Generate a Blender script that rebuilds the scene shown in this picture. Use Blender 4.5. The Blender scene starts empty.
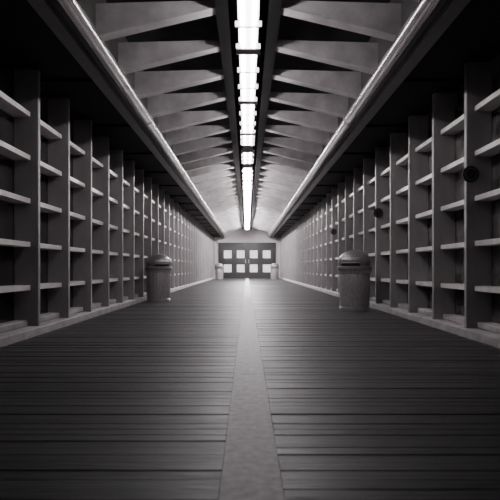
import bpy, bmesh, math, random
from mathutils import Vector
random.seed(3)
CAMZ=0.75
YEND=44.0; YST=-3.0
T=(1.0,0.94,0.955)
def tint(v): return (v*T[0],v*T[1],v*T[2],1)
def mat(name,v=0.5,rough=0.5,metal=0.0,noise=0.0,nscale=(4,4,4),emit=0,island=0.0,bump=0.0,spec=0.5,rvar=0.0):
    m=bpy.data.materials.new(name); m.use_nodes=True
    nt=m.node_tree; b=nt.nodes['Principled BSDF']
    b.inputs['Base Color'].default_value=tint(v); b.inputs['Roughness'].default_value=rough
    b.inputs['Metallic'].default_value=metal
    b.inputs['Specular IOR Level'].default_value=spec
    if emit:
        b.inputs['Emission Color'].default_value=(1,.97,.98,1); b.inputs['Emission Strength'].default_value=emit
    if noise or island:
        tc=nt.nodes.new('ShaderNodeTexCoord'); mp=nt.nodes.new('ShaderNodeMapping')
        mp.inputs['Scale'].default_value=nscale
        nt.links.new(tc.outputs['Object'],mp.inputs['Vector'])
        nz=nt.nodes.new('ShaderNodeTexNoise'); nz.inputs['Scale'].default_value=1; nz.inputs['Detail'].default_value=6
        nz.inputs['Roughness'].default_value=.6
        nt.links.new(mp.outputs[0],nz.inputs['Vector'])
        mr=nt.nodes.new('ShaderNodeMapRange'); mr.inputs[1].default_value=.3; mr.inputs[2].default_value=.7
        mr.inputs[3].default_value=1-noise; mr.inputs[4].default_value=1+noise
        nt.links.new(nz.outputs[0],mr.inputs[0])
        fac=mr.outputs[0]
        if island:
            g=nt.nodes.new('ShaderNodeNewGeometry'); m2=nt.nodes.new('ShaderNodeMapRange')
            m2.inputs[3].default_value=1-island; m2.inputs[4].default_value=1+island
            nt.links.new(g.outputs['Random Per Island'],m2.inputs[0])
            mu=nt.nodes.new('ShaderNodeMath'); mu.operation='MULTIPLY'
            nt.links.new(fac,mu.inputs[0]); nt.links.new(m2.outputs[0],mu.inputs[1]); fac=mu.outputs[0]
        vm=nt.nodes.new('ShaderNodeVectorMath'); vm.operation='SCALE'; vm.inputs[0].default_value=tint(v)[:3]
        nt.links.new(fac,vm.inputs['Scale']); nt.links.new(vm.outputs[0],b.inputs['Base Color'])
        if rvar:
            m3=nt.nodes.new('ShaderNodeMapRange'); m3.inputs[1].default_value=.3; m3.inputs[2].default_value=.7
            m3.inputs[3].default_value=rough-rvar; m3.inputs[4].default_value=rough+rvar
            nt.links.new(nz.outputs[0],m3.inputs[0]); nt.links.new(m3.outputs[0],b.inputs['Roughness'])
        if bump:
            bp=nt.nodes.new('ShaderNodeBump'); bp.inputs['Strength'].default_value=bump; bp.inputs['Distance'].default_value=.01
            nt.links.new(nz.outputs[0],bp.inputs['Height']); nt.links.new(bp.outputs[0],b.inputs['Normal'])
    return m
M=dict(
 wood=mat('deck_wood',.032,.48,noise=.9,nscale=(3.5,42,10),island=.45,bump=.6,rvar=.14),
 under=mat('deck_under',.004,.9,spec=.1),
 strip=mat('strip_paint',.72,.55,noise=.28,nscale=(22,22,5),bump=.25),
 post=mat('post_paint',.25,.42,noise=.15,nscale=(6,6,2)),
 rail=mat('rail_paint',.72,.33,noise=.15),
 pane=mat('pane_glass',.04,.15,noise=.9,nscale=(2,2.2,2.6),spec=.6),  # strong colour mottle stands in for blotchy reflections in the glass
 pane2=mat('pane_glass_grey',.12,.15,noise=.9,nscale=(2,2.2,2.6),spec=.7),  # lighter right-hand panes, blotchy reflections likewise painted into the colour
 curb=mat('curb_concrete',.36,.7,noise=.25,nscale=(5,5,5)),
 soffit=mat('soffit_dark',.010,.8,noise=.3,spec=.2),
 beam=mat('steel_beam',.10,.4,noise=.2),
 pipe=mat('pipe_metal',.75,.17,metal=.9,noise=.06),
 rib=mat('rib_paint',.58,.55,noise=.25,nscale=(3,3,3)),
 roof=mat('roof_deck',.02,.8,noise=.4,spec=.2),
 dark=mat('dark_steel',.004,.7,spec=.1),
 white=mat('fixture_white',.8,.5),
 tubeA=mat('tube_glow_dim',.9,.5,emit=38),
 tubeB=mat('tube_glow',.9,.5,emit=150),
 tubeC=mat('tube_glow_bright',.9,.5,emit=400),
 can=mat('can_metal',.34,.34,metal=.4,noise=.2,nscale=(40,40,12)),
 lid=mat('lid_metal',.18,.32,metal=.2,noise=.12),
 hole=mat('lid_opening',.01,.5),
 sign=mat('sign_black',.012,.5), signw=mat('sign_grey',.08,.5),
 endw=mat('end_wall_paint',.6,.5), endf=mat('door_frame_dark',.02,.4),
 endg=mat('door_glass_lit',.5,.2,emit=1.1),
)
def obj(name,bm,ms,parent=None,smooth=False):
    me=bpy.data.meshes.new(name); bm.to_mesh(me); bm.free()
    for m in ms: me.materials.append(m)
    if smooth:
        for p in me.polygons: p.use_smooth=True
    o=bpy.data.objects.new(name,me); bpy.context.collection.objects.link(o)
    if parent: o.parent=parent
    return o
def box(bm,x0,x1,y0,y1,z0,z1,mi=0):
    v=[bm.verts.new(p) for p in [(x0,y0,z0),(x1,y0,z0),(x1,y1,z0),(x0,y1,z0),(x0,y0,z1),(x1,y0,z1),(x1,y1,z1),(x0,y1,z1)]]
    for f in [(0,3,2,1),(4,5,6,7),(0,1,5,4),(1,2,6,5),(2,3,7,6),(3,0,4,7)]:
        bm.faces.new([v[i] for i in f]).material_index=mi
def prism(bm,pts,y0,y1,mi=0):
    a=[bm.verts.new((x,y0,z)) for x,z in pts]; b=[bm.verts.new((x,y1,z)) for x,z in pts]
    n=len(pts)
    fs=[bm.faces.new(a),bm.faces.new(b[::-1])]
    for i in range(n): fs.append(bm.faces.new([a[i],b[i],b[(i+1)%n],a[(i+1)%n]]))
    for f in fs: f.material_index=mi
def ycyl(bm,x,z,r,y0,y1,n=20,mi=0):
    prism(bm,[(x+r*math.cos(2*math.pi*i/n),z+r*math.sin(2*math.pi*i/n)) for i in range(n)],y0,y1,mi)
def recalc(bm): bmesh.ops.recalc_face_normals(bm,faces=bm.faces)
def empty(name):
    e=bpy.data.objects.new(name,None); bpy.context.collection.objects.link(e); return e

# floor
fl=empty('floor')
bm=bmesh.new(); y=YST; p=0.095
while y<YEND:
    for s in (-1,1):
        dz=random.uniform(-.002,.002)
        x0,x1=(.108,2.36)
        if s<0: x0,x1=-2.36,-.108
        box(bm,x0,x1,y,y+p-.007,-.04,dz)
    y+=p
obj('planks',bm,[M['wood']],fl)
bm=bmesh.new(); box(bm,-2.8,2.8,YST,YEND,-.2,-.03); obj('joists',bm,[M['under']],fl)
bm=bmesh.new(); y=YST
while y<YEND:
    box(bm,-.105,.105,y,min(y+3.6,YEND)-.006,-.03,.008); y+=3.6
obj('center_strip',bm,[M['strip']],fl)

# walls
SP=1.15
def wall(name,s,y0):
    w=empty(name)
    def B(bm,a,b,*r):
        x0,x1=sorted((s*a,s*b)); box(bm,x0,x1,*r)
    posts=[y0+SP*k for k in range(-8,33) if YST<y0+SP*k<YEND-.2]
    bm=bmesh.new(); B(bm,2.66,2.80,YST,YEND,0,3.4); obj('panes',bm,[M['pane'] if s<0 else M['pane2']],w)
    bm=bmesh.new()
    for y in posts: B(bm,2.38,2.66,y,y+.07,.08,3.0)
    o=obj('posts',bm,[M['post']],w); m=o.modifiers.new('b','BEVEL'); m.width=.006
    bm=bmesh.new()
    for k in range(len(posts)-1):
        a,b=posts[k]+.07,posts[k+1]
        for z in (.5,.99,1.48,1.97,2.46):
            B(bm,2.47,2.66,a,b,z,z+.055)
        B(bm,2.60,2.66,a,a+.07,.1,3.0)
    obj('rails',bm,[M['rail']],w)
    bm=bmesh.new(); B(bm,2.34,2.66,YST,YEND,-.03,.09); B(bm,2.50,2.66,YST,YEND,.09,.16)
    o=obj('curb',bm,[M['curb']],w); m=o.modifiers.new('b','BEVEL'); m.width=.01
    return posts
pl=wall('wall_left',-1,6.8); pr=wall('wall_right',1,6.55)

# ceiling
c=empty('ceiling')
bm=bmesh.new()
for s in (-1,1):
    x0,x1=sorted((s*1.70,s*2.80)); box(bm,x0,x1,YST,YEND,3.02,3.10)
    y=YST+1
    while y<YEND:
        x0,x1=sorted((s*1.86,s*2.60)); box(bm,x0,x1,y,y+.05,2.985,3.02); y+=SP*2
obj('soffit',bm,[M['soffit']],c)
bm=bmesh.new()
for s in (-1,1):
    x0,x1=sorted((s*1.70,s*1.84)); box(bm,x0,x1,YST,YEND,2.97,3.02)
    x0,x1=sorted((s*1.68,s*1.71)); box(bm,x0,x1,YST,YEND,3.02,3.96)
    x0,x1=sorted((s*1.60,s*1.68)); box(bm,x0,x1,YST,YEND,3.16,3.20)
recalc(bm); obj('edge_beams',bm,[M['beam']],c)
bm=bmesh.new()
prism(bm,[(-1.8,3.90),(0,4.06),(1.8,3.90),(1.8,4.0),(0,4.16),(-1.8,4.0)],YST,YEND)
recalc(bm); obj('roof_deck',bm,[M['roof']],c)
bm=bmesh.new(); y=6.2-SP*8+.4
while y<YEND-.3:
    for s in (-1,1):
        prism(bm,[(s*1.68,3.30),(s*1.68,3.66),(s*.3,3.70),(s*.3,3.63)],y,y+.02)
        prism(bm,[(s*1.68,3.29),(s*1.68,3.31),(s*.3,3.64),(s*.3,3.62)],y-.02,y+.16)
        for q in (.75,1.2):
            zb=3.62+(3.29-3.62)*(q-.3)/1.38
            x0,x1=sorted((s*q,s*(q+.02))); box(bm,x0,x1,y+.02,y+.14,zb+.02,3.66)
    y+=SP
recalc(bm); obj('ribs',bm,[M['rib']],c)
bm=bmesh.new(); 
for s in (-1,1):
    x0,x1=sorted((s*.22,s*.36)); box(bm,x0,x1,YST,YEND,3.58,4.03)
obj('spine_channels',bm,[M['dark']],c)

for s,nm in ((-1,'ceiling_pipe'),(1,'ceiling_pipe.001')):
    bm=bmesh.new(); PX=1.55; PZ=3.03; ycyl(bm,s*PX,PZ,.078,YST,YEND,32)
    y=YST+2.2
    while y<YEND:
        ycyl(bm,s*PX,PZ,.087,y,y+.08,32); x0,x1=sorted((s*(PX-.012),s*1.69)); box(bm,x0,x1,y+.03,y+.06,3.10,3.17)
        y+=5
    recalc(bm); o=obj(nm,bm,[M['pipe']],None,True)
    mo=o.modifiers.new('e','EDGE_SPLIT'); mo.split_angle=math.radians(40)

# fluorescent lights
e=empty('fluorescent_light_strip')
bm=bmesh.new(); bt=bmesh.new()
segs=[(5.2,7.40),(7.5,9.70),(9.8,12.0),(12.1,13.2),(13.9,15.5)]
y=16.1
while y+2.3<YEND-.5: segs.append((y,y+2.2)); y+=2.34
ZL=3.50
for a,b in segs:
    box(bm,-.115,.115,a,b,ZL,ZL+.08)
    for q in (a+.02,a+(b-a)*.33,a+(b-a)*.67,b-.05):
        box(bm,-.15,.15,q,q+.035,ZL-.065,ZL+.0)
    for s in (-1,1): ycyl(bt,s*.065,ZL-.035,.022,a+.06,b-.06,10,2 if a>27 else (1 if a>15 else 0))
recalc(bm); recalc(bt)
obj('housings',bm,[M['white']],e); obj('tubes',bt,[M['tubeA'],M['tubeB'],M['tubeC']],e)
bm=bmesh.new(); box(bm,-.04,.04,YST,YEND,ZL+.08,ZL+.52); obj('conduit',bm,[M['dark']],e)

# bins
def bin_(name,x,y,rot=0):
    root=empty(name); root.location=(x,y,.004); root.rotation_euler=(0,0,rot)
    def lathe(nm,prof,m,flute=0):
        bm=bmesh.new(); n=96; rings=[]
        for r,z,f in prof:
            rings.append([bm.verts.new(((r-f*flute*(0.5+0.5*math.cos(24*2*math.pi*i/n)))*math.cos(2*math.pi*i/n),(r-f*flute*(0.5+0.5*math.cos(24*2*math.pi*i/n)))*math.sin(2*math.pi*i/n),z)) for i in range(n)])
        for a,b in zip(rings,rings[1:]):
            for i in range(n): bm.faces.new([a[i],a[(i+1)%n],b[(i+1)%n],b[i]])
        bm.faces.new(rings[0]); bm.faces.new(rings[-1]); recalc(bm)
        o=obj(nm,bm,[m],root,True); 
        mo=o.modifiers.new('e','EDGE_SPLIT'); mo.split_angle=math.radians(40)
    lathe('body',[(.262,0,0),(.268,.0,0),(.268,.05,0),(.255,.06,0),(.262,.07,1),(.278,.64,1),(.27,.65,0),(.29,.66,0),(.29,.70,0)],M['can'],.010)
    prof=[(.28,.70,0),(.305,.70,0),(.31,.72,0),(.31,.765,0),(.30,.775,0),(.285,.78,0),(.285,.83,0)]
    for k in range(0,12):
        t=k/12*math.pi/2; prof.append((.295*math.cos(t),.835+.235*math.sin(t),0))
    prof.append((.01,1.07,0))
    lathe('lid',prof,M['lid'])
    bm=bmesh.new(); n=14; A=math.radians(34)
    def pt(t,r,z): return bm.verts.new((r*math.sin(t),-r*math.cos(t),z))
    for z0,z1,r0,r1,mi in ((.785,.83,.289,.291,1),(.83,.845,.302,.302,0),(.845,.93,.298,.278,0),):
        for i in range(n):
            t0=-A+2*A*i/n; t1=-A+2*A*(i+1)/n
            f=bm.faces.new([pt(t0,r0,z0),pt(t1,r0,z0),pt(t1,r1,z1),pt(t0,r1,z1)]); f.material_index=mi
    bmesh.ops.remove_doubles(bm,verts=bm.verts,dist=.0001)
    o=obj('flap',bm,[M['can'],M['hole']],root,True)
    so=o.modifiers.new('s','SOLIDIFY'); so.thickness=.012; so.offset=0
bin_('trash_can',1.90,10.7,-.45)
bin_('trash_can.001',-2.02,13.6,.45)
bin_('trash_can.002',-1.87,40,0)
bin_('trash_can.003',1.83,40,0)

# round signs on right posts
for i,t in enumerate((6.25,11.6,17)):
    y=min(pr,key=lambda q:abs(q-t))
    X=2.42
    bm=bmesh.new(); n=32; r=.09
    def ring(r,y): return [bm.verts.new((X+r*math.cos(2*math.pi*k/n),y,1.77+r*math.sin(2*math.pi*k/n))) for k in range(n)]
    a=ring(r,y-.003); b=ring(r,y-.03); f=bm.faces.new(a); bm.faces.new(b)
    for k in range(n): bm.faces.new([a[k],a[(k+1)%n],b[(k+1)%n],b[k]])
    ycyl(bm,X,1.77,.07,y-.034,y-.03,24,1); ycyl(bm,X,1.77,.058,y-.038,y-.034,24,0)
    recalc(bm); obj('round_sign' if i==0 else 'round_sign.%03d'%i,bm,[M['sign'],M['signw']])

# end wall
bm=bmesh.new(); box(bm,-2.8,2.8,YEND,YEND+.2,-.2,4.1); obj('wall_back',bm,[M['endw']])
d=empty('door_1')
bm=bmesh.new(); Y=YEND
xs=[-1.90,-.95,0,.95,1.90]
for x in xs: box(bm,x-.20,x+.20,Y-.10,Y,0,2.6)
for z0,z1 in ((0,.45),(1.00,1.48),(2.03,2.6)): box(bm,-1.9,1.9,Y-.09,Y,z0,z1)
obj('frame',bm,[M['endf']],d)
bm=bmesh.new(); box(bm,-2.2,2.2,Y-.16,Y-.10,2.62,2.74); 
for x in (-.12,.12): box(bm,x-.02,x+.02,Y-.15,Y-.10,1.1,1.38)
obj('header_and_handles',bm,[M['endw']],d)
bm=bmesh.new()
for a,b in zip(xs,xs[1:]):
    for z0,z1 in ((.45,1.00),(1.48,2.03)): box(bm,a+.20,b-.20,Y-.05,Y-.01,z0,z1)
obj('glass',bm,[M['endg']],d)

# world
w=bpy.data.worlds.new('World'); bpy.context.scene.world=w; w.use_nodes=True
w.node_tree.nodes['Background'].inputs[0].default_value=(.05,.047,.049,1); w.node_tree.nodes['Background'].inputs[1].default_value=.2

cd=bpy.data.cameras.new('cam'); cam=bpy.data.objects.new('camera',cd); bpy.context.collection.objects.link(cam)
cam.location=(-.015,0,CAMZ); cam.rotation_euler=(math.pi/2,0,0)
cd.sensor_width=36; cd.lens=43.2; cd.shift_y=.036; cd.shift_x=.006; cd.clip_start=.05
cd.dof.use_dof=True; cd.dof.focus_distance=10; cd.dof.aperture_fstop=4
bpy.context.scene.camera=cam
